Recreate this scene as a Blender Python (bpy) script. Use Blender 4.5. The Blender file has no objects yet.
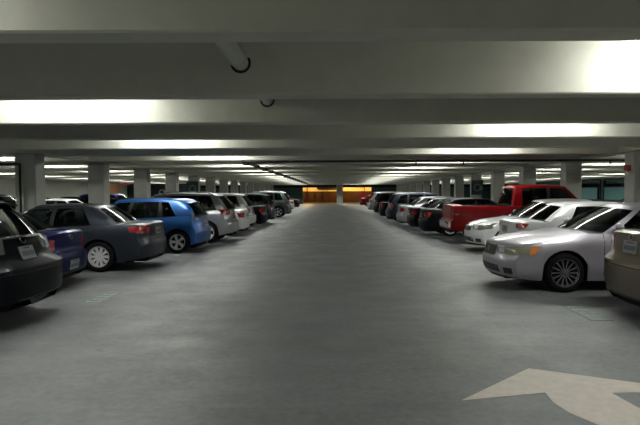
import bpy, bmesh, math, random
from mathutils import Vector, Matrix
from mathutils.bvhtree import BVHTree
random.seed(7)
S = bpy.context.scene
COL = S.collection
R = math.radians
PI = math.pi

# ------------------------------------------------------------------ camera
cd = bpy.data.cameras.new('camera'); cam = bpy.data.objects.new('camera', cd); COL.objects.link(cam)
cd.lens = 535/640*36; cd.sensor_width = 36; cd.sensor_fit = 'HORIZONTAL'
cd.shift_x = -15/640; cd.clip_end = 400
cam.matrix_world = Matrix.Translation((0, 0, 1.65)) @ Matrix.Rotation(R(90-2.07), 4, 'X') @ Matrix.Rotation(R(-0.25), 4, 'Z')
S.camera = cam
# ------------------------------------------------------------------ world, exposure
w = bpy.data.worlds.new('night'); S.world = w; w.use_nodes = True
w.node_tree.nodes['Background'].inputs[0].default_value = (0.004, 0.005, 0.01, 1)
w.node_tree.nodes['Background'].inputs[1].default_value = 0.6
S.view_settings.view_transform = 'Standard'; S.view_settings.look = 'None'
S.view_settings.gamma = 1; S.view_settings.use_curve_mapping = False
S.view_settings.exposure = 0.2
try:
    S.cycles.max_bounces = 7; S.cycles.diffuse_bounces = 4; S.cycles.glossy_bounces = 4
    S.cycles.transparent_max_bounces = 16; S.cycles.sample_clamp_indirect = 4
    S.cycles.use_denoising = True; S.cycles.caustics_reflective = False; S.cycles.caustics_refractive = False
except Exception: pass
TUBE = 50.0          # strength of the fluorescent lamps
SODIUM = 420.0       # watts of each sodium lamp outside

# ------------------------------------------------------------------ materials
def mat(name, col, rough=0.5, metal=0.0, coat=0.0, emit=None, estr=0, var=0.0, scale=6.0, bump=0.0, spec=None):
    m = bpy.data.materials.new(name); m.use_nodes = True
    nt = m.node_tree; b = nt.nodes['Principled BSDF']
    b.inputs['Base Color'].default_value = (*col, 1); b.inputs['Roughness'].default_value = rough
    b.inputs['Metallic'].default_value = metal; b.inputs['Coat Weight'].default_value = coat
    b.inputs['Coat Roughness'].default_value = 0.06
    if spec is not None: b.inputs['Specular IOR Level'].default_value = spec
    if emit: b.inputs['Emission Color'].default_value = (*emit, 1); b.inputs['Emission Strength'].default_value = estr
    if var or bump:
        g = nt.nodes.new('ShaderNodeNewGeometry'); n = nt.nodes.new('ShaderNodeTexNoise')
        n.inputs['Scale'].default_value = scale; n.inputs['Detail'].default_value = 6; n.inputs['Roughness'].default_value = .65
        nt.links.new(g.outputs['Position'], n.inputs['Vector'])
        if var:
            r = nt.nodes.new('ShaderNodeValToRGB')
            r.color_ramp.elements[0].position = .3; r.color_ramp.elements[1].position = .7
            r.color_ramp.elements[0].color = (*[c*(1-var) for c in col], 1); r.color_ramp.elements[1].color = (*[min(1, c*(1+var)) for c in col], 1)
            nt.links.new(n.outputs['Fac'], r.inputs['Fac']); nt.links.new(r.outputs['Color'], b.inputs['Base Color'])
        if bump:
            bp = nt.nodes.new('ShaderNodeBump'); bp.inputs['Strength'].default_value = bump; bp.inputs['Distance'].default_value = .01
            nt.links.new(n.outputs['Fac'], bp.inputs['Height']); nt.links.new(bp.outputs['Normal'], b.inputs['Normal'])
    return m

def floor_material():
    m = bpy.data.materials.new('worn concrete floor'); m.use_nodes = True
    nt = m.node_tree; b = nt.nodes['Principled BSDF']; N = nt.nodes.new; L = nt.links.new
    g = N('ShaderNodeNewGeometry')
    def noise(sc, det, stretch=(1, 1, 1)):
        mp = N('ShaderNodeMapping'); mp.inputs['Scale'].default_value = stretch
        n = N('ShaderNodeTexNoise'); n.inputs['Scale'].default_value = sc; n.inputs['Detail'].default_value = det; n.inputs['Roughness'].default_value = .6
        L(g.outputs['Position'], mp.inputs['Vector']); L(mp.outputs['Vector'], n.inputs['Vector']); return n
    def ramp(src, p0, c0, p1, c1):
        r = N('ShaderNodeValToRGB'); e = r.color_ramp.elements
        e[0].position, e[1].position = p0, p1; e[0].color = (c0,)*3+(1,); e[1].color = (c1,)*3+(1,)
        L(src, r.inputs['Fac']); return r
    def mul(a, c):
        x = N('ShaderNodeMix'); x.data_type = 'RGBA'; x.blend_type = 'MULTIPLY'; x.inputs[0].default_value = 1
        L(a, x.inputs[6]); L(c, x.inputs[7]); return x.outputs[2]
    big = ramp(noise(.45, 5).outputs['Fac'], .3, .90, .7, 1.06)
    mid = ramp(noise(2.3, 8, (.55, 1.3, 1)).outputs['Fac'], .3, .86, .72, 1.1)
    fine = ramp(noise(14, 8).outputs['Fac'], .3, .82, .7, 1.14)
    spots = ramp(noise(3.1, 2).outputs['Fac'], .24, .75, .30, 1)
    base = N('ShaderNodeRGB'); base.outputs[0].default_value = (0.170, 0.179, 0.182, 1)
    c = mul(base.outputs[0], big.outputs[0]); c = mul(c, mid.outputs[0]); c = mul(c, fine.outputs[0]); c = mul(c, spots.outputs[0])
    L(c, b.inputs['Base Color'])
    rr = ramp(noise(1.4, 6).outputs['Fac'], .3, .38, .7, .62); L(rr.outputs[0], b.inputs['Roughness'])
    bp = N('ShaderNodeBump'); bp.inputs['Strength'].default_value = .15; bp.inputs['Distance'].default_value = .008
    L(noise(40, 4).outputs['Fac'], bp.inputs['Height']); L(bp.outputs['Normal'], b.inputs['Normal'])
    b.inputs['Specular IOR Level'].default_value = .35
    return m

def glass_material(name, tint, refl=0.10):
    m = bpy.data.materials.new(name); m.use_nodes = True
    nt = m.node_tree; nt.nodes.clear(); N = nt.nodes.new; L = nt.links.new
    o = N('ShaderNodeOutputMaterial'); mx = N('ShaderNodeMixShader'); t = N('ShaderNodeBsdfTransparent'); g = N('ShaderNodeBsdfGlossy')
    lw = N('ShaderNodeFresnel'); lw.inputs['IOR'].default_value = 1.52
    ad = N('ShaderNodeMath'); ad.operation = 'MULTIPLY_ADD'; ad.inputs[1].default_value = .28; ad.inputs[2].default_value = refl*.1
    L(lw.outputs[0], ad.inputs[0]); ad.use_clamp = True
    t.inputs[0].default_value = (*tint, 1); g.inputs[0].default_value = (.9, .95, .95, 1); g.inputs['Roughness'].default_value = .04
    L(ad.outputs[0], mx.inputs[0]); L(t.outputs[0], mx.inputs[1]); L(g.outputs[0], mx.inputs[2]); L(mx.outputs[0], o.inputs[0])
    return m

M = {}
M['floor'] = floor_material()
M['concrete'] = mat('painted concrete', (.62, .62, .53), .6, var=.05, scale=3, bump=.08)
M['column'] = mat('painted column', (.44, .45, .41), .55, var=.07, scale=4, bump=.1)
M['slab'] = mat('slab soffit', (.6, .6, .54), .7, var=.05, scale=2)
M['wall'] = mat('pale wall paint', (.55, .56, .48), .65, var=.05, scale=2)
M['peach'] = mat('peach wall paint', (.75, .38, .20), .6)
M['palegreen'] = mat('pale green paint', (.5, .62, .45), .6)
M['darkgreen'] = mat('dark green wall paint', (.03, .075, .065), .55, var=.1, scale=1)
M['black'] = mat('black plastic', (.012, .012, .013), .5)
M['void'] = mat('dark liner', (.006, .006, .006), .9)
M['interior'] = mat('dark cabin trim', (.02, .02, .022), .8)
M['seat'] = mat('grey seat cloth', (.06, .06, .065), .9)
M['seat_tan'] = mat('tan seat leather', (.25, .2, .14), .6)
M['seat_lime'] = mat('lime seat cover', (.35, .42, .05), .8)
M['rubber'] = mat('tyre rubber', (.006, .006, .007), .7, spec=.12)
M['alloy'] = mat('alloy rim', (.78, .79, .8), .35, .35)
M['alloy_dark'] = mat('dark alloy rim', (.30, .30, .32), .22, .75)
M['chrome'] = mat('chrome', (.75, .75, .78), .12, 1.0)
M['red_lens'] = mat('red lens', (.36, .006, .010), .15, coat=1.0, spec=.8)
M['clear_lens'] = mat('clear lens', (.22, .23, .21), .12, .2, coat=1.0)
M['haze_lens'] = mat('yellowed lens', (.34, .33, .24), .15, .2, coat=1.0)
M['reflector'] = mat('bright lamp reflector', (.85, .85, .82), .3, .2, coat=1.0)
M['smoke_lens'] = mat('smoked clear lens', (.16, .16, .16), .12, .2, coat=1.0)
M['amber_lens'] = mat('amber lens', (.7, .2, .03), .2, coat=1.0)
M['plate'] = mat('number plate', (.28, .29, .31), .45)
M['plate_ink'] = mat('plate lettering', (.08, .09, .14), .5)
M['glass'] = glass_material('tinted car glass', (.25, .28, .28))
M['glass_dark'] = glass_material('dark tinted car glass', (.06, .07, .07))
M['arrow'] = mat('worn cream floor paint', (.58, .52, .46), .55, var=.12, scale=9)
M['mark'] = mat('faded blue floor paint', (.34, .42, .43), .6, var=.3, scale=25)
M['markbox'] = mat('faded grey green floor paint', (.175, .20, .195), .6, var=.15, scale=12)
M['pipe'] = mat('white painted pipe', (.62, .63, .57), .45)
M['blackpipe'] = mat('black iron pipe', (.02, .02, .02), .5, .3)
M['tube'] = mat('lit fluorescent diffuser', (.8, .8, .8), .5, emit=(.99, 1.0, .95), estr=TUBE)
M['housing'] = mat('white lamp housing', (.7, .7, .68), .4)
M['bell'] = mat('red enamel', (.35, .01, .02), .35)
M['signdark'] = mat('dark teal sign', (.02, .045, .05), .5)
M['signlogo'] = mat('grey sign ring', (.16, .22, .22), .5)
M['signwhite'] = mat('white sign ring', (.6, .68, .65), .5)
M['teal'] = mat('teal panel', (.12, .33, .32), .5)
M['winglass'] = glass_material('window glass', (.45, .55, .55))
M['brick'] = mat('orange brick', (.055, .02, .008), .8, var=.3, scale=3)
M['render'] = mat('cream render', (.9, .72, .38), .7)
M['asphalt'] = mat('asphalt', (.08, .08, .08), .8, var=.15, scale=8)
M['sodium'] = mat('lit sodium lamp', (1, .6, .2), .5, emit=(1, .55, .15), estr=40)
M['exit'] = mat('lit red sign', (.6, .02, .03), .4, emit=(1, .05, .1), estr=.15)
_p = {}
def paint(name, col, metal=.5, rough=.32):
    if name not in _p: _p[name] = mat(name+' car paint', col, rough, metal, .15 if max(col) < .1 else .3 if max(col) < .3 else .5, spec=.1 if max(col) < .1 else .15 if max(col) < .3 else .4) if max(col) > .02 else mat(name+' car paint', col, .4, 0, .05, spec=.05)
    return _p[name]

# ------------------------------------------------------------------ mesh helpers
class MB:
    def __init__(s): s.v = []; s.f = []; s.m = []
    def face(s, f, m=0): s.f.append(tuple(f)); s.m.append(m)
    def box(s, x0, x1, y0, y1, z0, z1, m=0, mtx=None):
        b = len(s.v); P = [Vector((x, y, z)) for x in (x0, x1) for y in (y0, y1) for z in (z0, z1)]
        if mtx: P = [mtx @ p for p in P]
        s.v += P
        for q in ((0,1,3,2), (4,6,7,5), (0,4,5,1), (2,3,7,6), (0,2,6,4), (1,5,7,3)): s.face([b+i for i in q], m)
    def tube(s, a, b_, r, m=0, n=16, caps=True):
        a = Vector(a); b_ = Vector(b_); d = (b_-a).normalized()
        u = d.orthogonal().normalized(); v = d.cross(u); k = len(s.v)
        for c in (a, b_):
            for i in range(n):
                t = 2*PI*i/n; s.v.append(c+u*(r*math.cos(t))+v*(r*math.sin(t)))
        for i in range(n): j = (i+1) % n; s.face((k+i, k+j, k+n+j, k+n+i), m)
        if caps: s.face([k+i for i in range(n)][::-1], m); s.face([k+n+i for i in range(n)], m)
    def lathe(s, prof, m=0, n=28, y0=0, closed=False):      # profile (radius, y) about the Y axis
        k = len(s.v); c = len(prof)
        for i in range(n):
            t = 2*PI*i/n
            for r, y in prof: s.v.append(Vector((r*math.cos(t), y+y0, r*math.sin(t))))
        for i in range(n):
            j = (i+1) % n
            for q in range(c if closed else c-1):
                q2 = (q+1) % c
                s.face((k+i*c+q, k+i*c+q2, k+j*c+q2, k+j*c+q), m)
    def prism(s, pts, z0, z1, m=0):
        k = len(s.v); n = len(pts)
        s.v += [Vector((x, y, z0)) for x, y in pts] + [Vector((x, y, z1)) for x, y in pts]
        s.face([k+i for i in range(n)][::-1], m); s.face([k+n+i for i in range(n)], m)
        for i in range(n): j = (i+1) % n; s.face((k+i, k+j, k+n+j, k+n+i), m)
    def mesh(s, name, mats, smooth=False, angle=38, fix=True):
        me = bpy.data.meshes.new(name); me.from_pydata([tuple(p) for p in s.v], [], s.f)
        for mm in mats: me.materials.append(mm)
        me.polygons.foreach_set('material_index', s.m)
        if fix:
            bm = bmesh.new(); bm.from_mesh(me)
            bmesh.ops.remove_doubles(bm, verts=bm.verts, dist=.0004)
            bmesh.ops.recalc_face_normals(bm, faces=bm.faces); bm.to_mesh(me); bm.free()
        if smooth:
            me.polygons.foreach_set('use_smooth', [True]*len(me.polygons)); me.set_sharp_from_angle(angle=R(angle))
        me.update(); return me
    def build(s, name, mats, parent=None, smooth=False, angle=38, bevel=0):
        if not isinstance(mats, (list, tuple)): mats = [mats]
        me = s.mesh(name, mats, smooth, angle)
        if bevel:
            bm = bmesh.new(); bm.from_mesh(me)
            bmesh.ops.bevel(bm, geom=bm.edges[:], offset=bevel, segments=2, affect='EDGES'); bm.to_mesh(me); bm.free()
        return link(name, me, parent)
def link(name, me, parent=None):
    o = bpy.data.objects.new(name, me); COL.objects.link(o)
    if parent: o.parent = parent
    return o
def tag(o, label, cat, group=None, kind=None):
    o['label'] = label; o['category'] = cat
    if group: o['group'] = group
    if kind: o['kind'] = kind
    return o
def empty(name, loc, rz=0):
    o = bpy.data.objects.new(name, None); COL.objects.link(o); o.location = loc; o.rotation_euler.z = rz
    o.empty_display_size = .3
    return o
def struct(o): o['kind'] = 'structure'; return o
def copy_tree(o, parent=None):
    c = o.copy(); COL.objects.link(c)
    if parent: c.parent = parent
    for ch in list(o.children): copy_tree(ch, c)
    return c
def curve(pts):
    xs = [p[0] for p in pts]; ys = [p[1] for p in pts]; n = len(xs)
    d = [(ys[i+1]-ys[i])/(xs[i+1]-xs[i]) for i in range(n-1)]
    m = [d[0]]+[0 if d[i-1]*d[i] <= 0 else 2*d[i-1]*d[i]/(d[i-1]+d[i]) for i in range(1, n-1)]+[d[-1]]
    def f(x):
        if x <= xs[0]: return ys[0]
        if x >= xs[-1]: return ys[-1]
        i = 0
        while x > xs[i+1]: i += 1
        h = xs[i+1]-xs[i]; t = (x-xs[i])/h
        return (2*t**3-3*t**2+1)*ys[i]+(t**3-2*t**2+t)*h*m[i]+(-2*t**3+3*t**2)*ys[i+1]+(t**3-t**2)*h*m[i+1]
    return f

# ------------------------------------------------------------------ the building
YB, YE = -14.0, 84.0         # back wall, far end
ZB, ZS = 2.935, 3.72         # underside of beams, underside of slab
XW = 27.2
def sbox(name, x0, x1, y0, y1, z0, z1, m):
    b = MB(); b.box(x0, x1, y0, y1, z0, z1); return struct(b.build(name, m))
sbox('floor', -XW-.3, XW+.3, YB, YE+.6, -.3, 0, M['floor'])
sbox('ceiling', -XW-.3, XW+.3, YB, YE+.6, ZS, ZS+.3, M['slab'])
sbox('wall_back', -XW, XW, YB-.3, YB, 0, ZS, M['concrete'])
sbox('wall_left', -XW-.3, -XW, YB, YE+.6, 0, ZS, M['wall'])
sbox('wall_right', XW, XW+.3, YB, 48.6, 0, ZS, M['concrete'])
sbox('wall_right_far', XW, XW+.3, 60.4, YE+.6, 0, ZS, M['darkgreen'])
sbox('wall_right_lintel', XW, XW+.3, 48.6, 60.4, 3.02, ZS, M['concrete'])
sbox('wall_right_sill', XW, XW+.3, 48.6, 60.4, 0, .8, M['darkgreen'])
sbox('wall_far_left', -XW, -5.05, YE, YE+.6, 0, 2.55, M['darkgreen'])
sbox('wall_far_right', 5.75, XW, YE, YE+.6, 0, 2.55, M['darkgreen'])
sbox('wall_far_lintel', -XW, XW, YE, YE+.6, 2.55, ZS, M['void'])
sbox('wall_stairwell', -XW, -17.6, 70, 70.3, 0, ZS, M['darkgreen'])
# windows in the right wall
for i, (y0, y1) in enumerate(((48.7, 54.2), (54.7, 60.3))):
    b = MB()
    for a in ((y0, y0+.12), (y1-.12, y1)): b.box(XW-.1, XW+.1, a[0], a[1], .8, 3.02)
    b.box(XW-.1, XW+.1, y0, y1, 2.9, 3.02); b.box(XW-.1, XW+.1, y0, y1, .8, .9); b.box(XW-.1, XW+.1, y0, y1, 2.1, 2.18)
    fr = struct(b.build('window_%d' % (i+1), M['black']))
    b = MB(); b.box(XW+.02, XW+.03, y0+.12, y1-.12, 2.18, 2.9); b.build('pane', M['winglass'], fr)
    b = MB(); b.box(XW+.02, XW+.04, y0+.9, y1-.12, .9, 2.1); b.build('lower_panel', M['teal'], fr)
sbox('wall_right_mullion', XW, XW+.3, 54.2, 54.7, .8, 3.02, M['darkgreen'])
# beams
def beam_y(k): return 4.30+2.75*k
for k in range(-6, 29):
    y = beam_y(k); b = MB(); n = len(b.v); h = .16
    # slightly tapered stem: narrow at the soffit, wider at the slab, with a small chamfer
    prof = [(-h-.05, ZS), (-h, ZB+.02), (-h+.02, ZB), (h-.02, ZB), (h, ZB+.02), (h+.05, ZS)]
    for x in (-XW, XW):
        b.v += [Vector((x, y+h+p, z)) for p, z in prof]
    for i in range(6): j = (i+1) % 6; b.face((i, j, 6+j, 6+i))
    b.face(range(6)); b.face([6+i for i in range(6)])
    o = b.build('ceiling_beam', M['concrete'])
    where = 'nearest the viewer' if k == 0 else 'crossing the deck'
    tag(o, 'long pale concrete ceiling beam crossing the whole parking deck above the aisle', 'beam', 'precast ceiling beams')
    o['kind'] = 'structure'
for s, nm in ((-1, 'left'), (1, 'right')): sbox('ceiling_girder_'+nm, s*9.83-.3, s*9.83+.3, YB, YE, ZB+.03, ZS, M['concrete'])
# columns
def column(x, y, lab, grp=None):
    r = empty('concrete_column', (x, y, 0))
    b = MB(); b.box(-.325, .325, -.3, .3, 0, ZB-.06); b.build('shaft', M['column'], r, bevel=.02)
    b = MB(); b.box(-.335, .335, -.31, .31, ZB-.06, ZB); b.build('cap', M['column'], r)
    tag(r, lab, 'column', grp); return r
c0 = None
for s in (-1, 1):
    side = 'left' if s < 0 else 'right'
    for j in range(14):
        y = 17.3+5.02*j
        if y > YE: break
        if j == 0:
            lab = 'grey concrete column rising behind the dark SUV, nearest of the left column row' if s < 0 else 'pale concrete column at the right edge of the view, with a red alarm box'
            g = None
        elif j == 1:
            lab = 'second grey column of the left row, behind the dark grey sedan roof' if s < 0 else 'second column of the right row, just behind the red pickup cab'
            g = None
        elif j == 2:
            lab = 'third column of the left row, above the blue hatchback roof' if s < 0 else 'third column of the right row, seen beside the back of the pickup cab'
            g = None
        else:
            lab = 'distant grey concrete column in the row along the %s parked cars' % side; g = 'distant columns on the %s' % side
        if c0 is None: c0 = column(s*9.83, y, lab); c = c0
        else:
            c = copy_tree(c0); c.location = (s*9.83, y, 0)
            for key in ('group',):
                if key in c: del c[key]
            tag(c, lab, 'column', g)
# fluorescent fixtures
def make_lamp():
    r = empty('fluorescent_lamp', (0, 0, 0))
    b = MB(); b.box(-1.2, 1.2, -.11, .11, .02, .08); b.build('housing', M['housing'], r)
    b = MB(); b.box(-1.18, 1.18, -.08, .08, -.05, .02); b.build('diffuser', M['tube'], r)
    for x in (-.9, .9):
        b = MB(); b.tube((x, 0, .08), (x, 0, ZS-3.50), .012, n=6); b.build('hanger', M['housing'], r)
    return r
LAMP = make_lamp(); first = True
for k in range(-6, 28):
    y = beam_y(k+1)-.16-.50
    side = -1 if k % 2 else 1
    xs = [(side*4.7, 'centre'), (-13.6 if k % 2 else -21.5, 'left'), (13.6 if k % 2 else 21.5, 'right')]
    if k == 27: xs.append((2.0, 'exit'))  # added lamp outside the regular rows, only to brighten the middle pier
    for x, bay in xs:
        o = LAMP if first else copy_tree(LAMP); first = False
        o.location = (x, y, 3.50)
        if bay == 'exit':
            tag(o, 'extra fluorescent lamp added to brighten the pale middle pier of the exit', 'lamp'); o.pop('group', None) if hasattr(o, 'pop') else None; continue
        tag(o, 'long fluorescent lamp hanging between ceiling beams over the %s bay' % bay if bay != 'centre' else
            'long fluorescent lamp hanging between ceiling beams over the %s side of the aisle' % ('left' if side < 0 else 'right'), 'lamp',
            'fluorescent lamps over the %s' % (bay if bay != 'centre' else ('aisle, left' if side < 0 else 'aisle, right')))

# ------------------------------------------------------------------ cars
NU = [1, .965, .87, .7, .48, .24, 0]
TEMPL = {
 'sedan': dict(L=4.7, W=1.8, H=1.45, wb=2.75, fo=.93, r=.325, gc=.19,
   zt=[(0,.71),(.1,.78),(.45,.86),(1.0,.93),(1.3,.96),(1.8,.965),(3.0,.98),(3.9,1.03),(4.45,1.05),(4.62,1.04),(4.7,1.0)],
   front=(1.22,.33,2.08,.14), rear=(4.17,.22,3.56,.12),
   side=[(2.22,'p'),(1.73,2.31,'w'),(2.62,2.64,'p'),(2.71,2.72,'w'),(3.52,3.24,'p'),(3.44,)],
   roof=[(2.0,1.385),(2.3,1.425),(2.8,1.45),(3.3,1.425),(3.6,1.385)], rw=.69,
   lf=[(.15,.12),(.28,.03),(.40,0),(.535,.0),(.57,.045),(.74,.07),(.9,.17)], lr=[(.15,.14),(.3,.03),(.48,0),(.62,.0),(.66,.045),(.98,.07),(1.1,.1)]),
 'hatch': dict(L=4.45, W=1.77, H=1.55, wb=2.88, fo=.9, r=.32, gc=.19,
   zt=[(0,.62),(.1,.75),(.4,.87),(.9,.97),(1.2,1.0),(2,1.0),(3,1.02),(3.8,1.06),(4.3,1.07),(4.45,1.02)],
   front=(1.0,.35,1.9,.15), rear=(4.40,.22,4.02,.10),
   side=[(2.05,'p'),(1.55,2.14,'w'),(2.35,2.42,'p'),(2.43,2.5,'w'),(3.28,3.2,'p'),(3.36,3.28,'w'),(3.74,3.46,'p'),(3.92,)],
   roof=[(1.9,1.48),(2.3,1.53),(2.9,1.55),(3.6,1.52),(4.02,1.465)], rw=.68,
   lf=[(.15,.12),(.28,.03),(.40,0),(.535,.0),(.57,.045),(.74,.07),(.9,.17)], lr=[(.15,.1),(.3,.02),(.48,0),(.62,.02),(.8,.09),(1.1,.14)]),
 'suv': dict(L=4.8, W=1.88, H=1.70, wb=3.0, fo=.95, r=.36, gc=.24,
   zt=[(0,.82),(.1,.93),(.5,1.0),(1.1,1.06),(1.4,1.08),(3,1.10),(4.2,1.13),(4.7,1.14),(4.8,1.1)],
   front=(1.3,.3,2.05,.14), rear=(4.74,.2,4.28,.12),
   side=[(2.15,'p'),(1.8,2.25,'w'),(2.65,2.66,'p'),(2.75,2.76,'w'),(3.6,3.55,'p'),(3.7,3.65,'w'),(4.28,4.0,'p'),(4.2,)],
   roof=[(2,1.6),(2.4,1.67),(3,1.7),(3.8,1.685),(4.3,1.63)], rw=.72,
   lf=[(.2,.12),(.35,.03),(.5,0),(.65,.0),(.8,.06),(.95,.18)], lr=[(.2,.1),(.35,.02),(.5,0),(.70,.0),(.76,.09),(1.1,.16)]),
 'pickup': dict(L=5.5, W=1.95, H=1.9, wb=3.45, fo=.95, r=.39, gc=.36,
   zt=[(0,1.0),(.1,1.1),(.6,1.16),(1.2,1.19),(3.4,1.22),(3.6,1.23),(5.4,1.25),(5.5,1.24)],
   front=(1.2,.25,1.85,.12), rear=(3.62,.04,3.48,.03),
   side=[(1.95,'p'),(1.6,2.05,'w'),(2.45,2.45,'p'),(2.56,2.56,'w'),(3.3,3.28,'p'),(3.45,)],
   roof=[(1.8,1.82),(2.2,1.885),(2.8,1.9),(3.5,1.86)], rw=.76,
   lf=[(.3,.1),(.45,.02),(.6,0),(.8,.0),(1.0,.04),(1.1,.1)], lr=[(.3,.06),(.45,.0),(.72,.0),(.75,.09),(1.0,.09),(1.3,.1)], bed=(3.72,5.42)),
}
TEMPL['coupe'] = dict(TEMPL['sedan'], L=4.45, H=1.4, wb=2.62, fo=.9,
   zt=[(0,.64),(.1,.72),(.45,.80),(1.0,.88),(1.3,.91),(1.8,.93),(3.0,.97),(3.7,1.02),(4.2,1.05),(4.38,1.04),(4.45,1.0)],
   front=(1.15,.33,2.0,.14), rear=(4.0,.22,3.35,.12), side=[(2.12,'p'),(1.66,2.2,'w'),(2.75,2.72,'p'),(2.84,2.82,'w'),(3.3,3.02,'p'),(3.2,)],
   roof=[(1.9,1.33),(2.2,1.37),(2.6,1.4),(3.1,1.37),(3.4,1.33)])
TEMPL['wagonlike'] = dict(TEMPL['suv'])

def side_list(T, k):
    """normalise the side list to (s_bottom, s_top, tag)"""
    fb = T['front'][0]+T['front'][1]; rb = T['rear'][0]-T['rear'][1]
    out = []
    for i, e in enumerate(T['side']):
        if i == 0: out.append((fb, e[0], e[1]))
        elif i == len(T['side'])-1: out.append((rb, e[0], 'end'))
        else: out.append(e)
    return out

def make_wheel(r, width, rim, parent, x, y, rimmat):
    """tyre with a rim; the outer face looks towards sign(y)"""
    s = 1 if y > 0 else -1; hwid = width/2; rr = r*(.70 if rim[2] else .66)
    b = MB()
    prof = [(rr-.01, -hwid+.01), (rr+.02, -hwid), (r-.03, -hwid), (r-.008, -hwid+.02), (r, -hwid+.05), (r, hwid-.05), (r-.008, hwid-.02), (r-.03, hwid), (rr+.02, hwid), (rr-.01, hwid-.01)]
    b.lathe(prof, 0, 32, closed=True)
    t = b.build('wheel', M['rubber'], parent, smooth=True, angle=50); t.location = (x, y, r)
    if s < 0: t.rotation_euler.z = PI
    b = MB()
    b.lathe([(rr, -hwid+.02), (rr-.012, -hwid+.04), (rr-.02, hwid-.03), (rr, hwid), (rr+.008, hwid+.002), (rr+.004, hwid-.02)], 0, 32)   # barrel and lip
    b.lathe([(0, hwid-.085), (rr*.62, hwid-.085), (rr-.02, hwid-.09)], 1, 28)                                       # dark brake and back
    b.lathe([(0, hwid-.006), (rr*.16, hwid-.008), (rr*.2, hwid-.03), (rr*.2, hwid-.08)], 0, 20)                # hub
    n, wd, _ = rim
    for i in range(n):
        a = 2*PI*i/n
        for tw in ((0,) if n > 8 else (-.09, .09)):
            mt = Matrix.Rotation(a+tw, 4, 'Y')
            w2 = wd if n > 8 else wd*.62
            k = len(b.v)
            for (q, ww, yy) in ((rr*.12, w2*.8, hwid-.015), (rr*.55, w2*.9, hwid-.022), (rr-.012, w2*1.2, hwid-.012)):
                for dx, dy in ((-ww, 0), (ww, 0), (ww, -.03), (-ww, -.03)):
                    b.v.append(mt @ Vector((q, yy+dy, dx)))
            for g in (0, 4):
                for e in range(4): f = (e+1) % 4; b.face((k+g+e, k+g+f, k+g+4+f, k+g+4+e), 0)
    o = b.build('rim', [rimmat, M['void']], t, smooth=True, angle=35)
    return t

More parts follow.
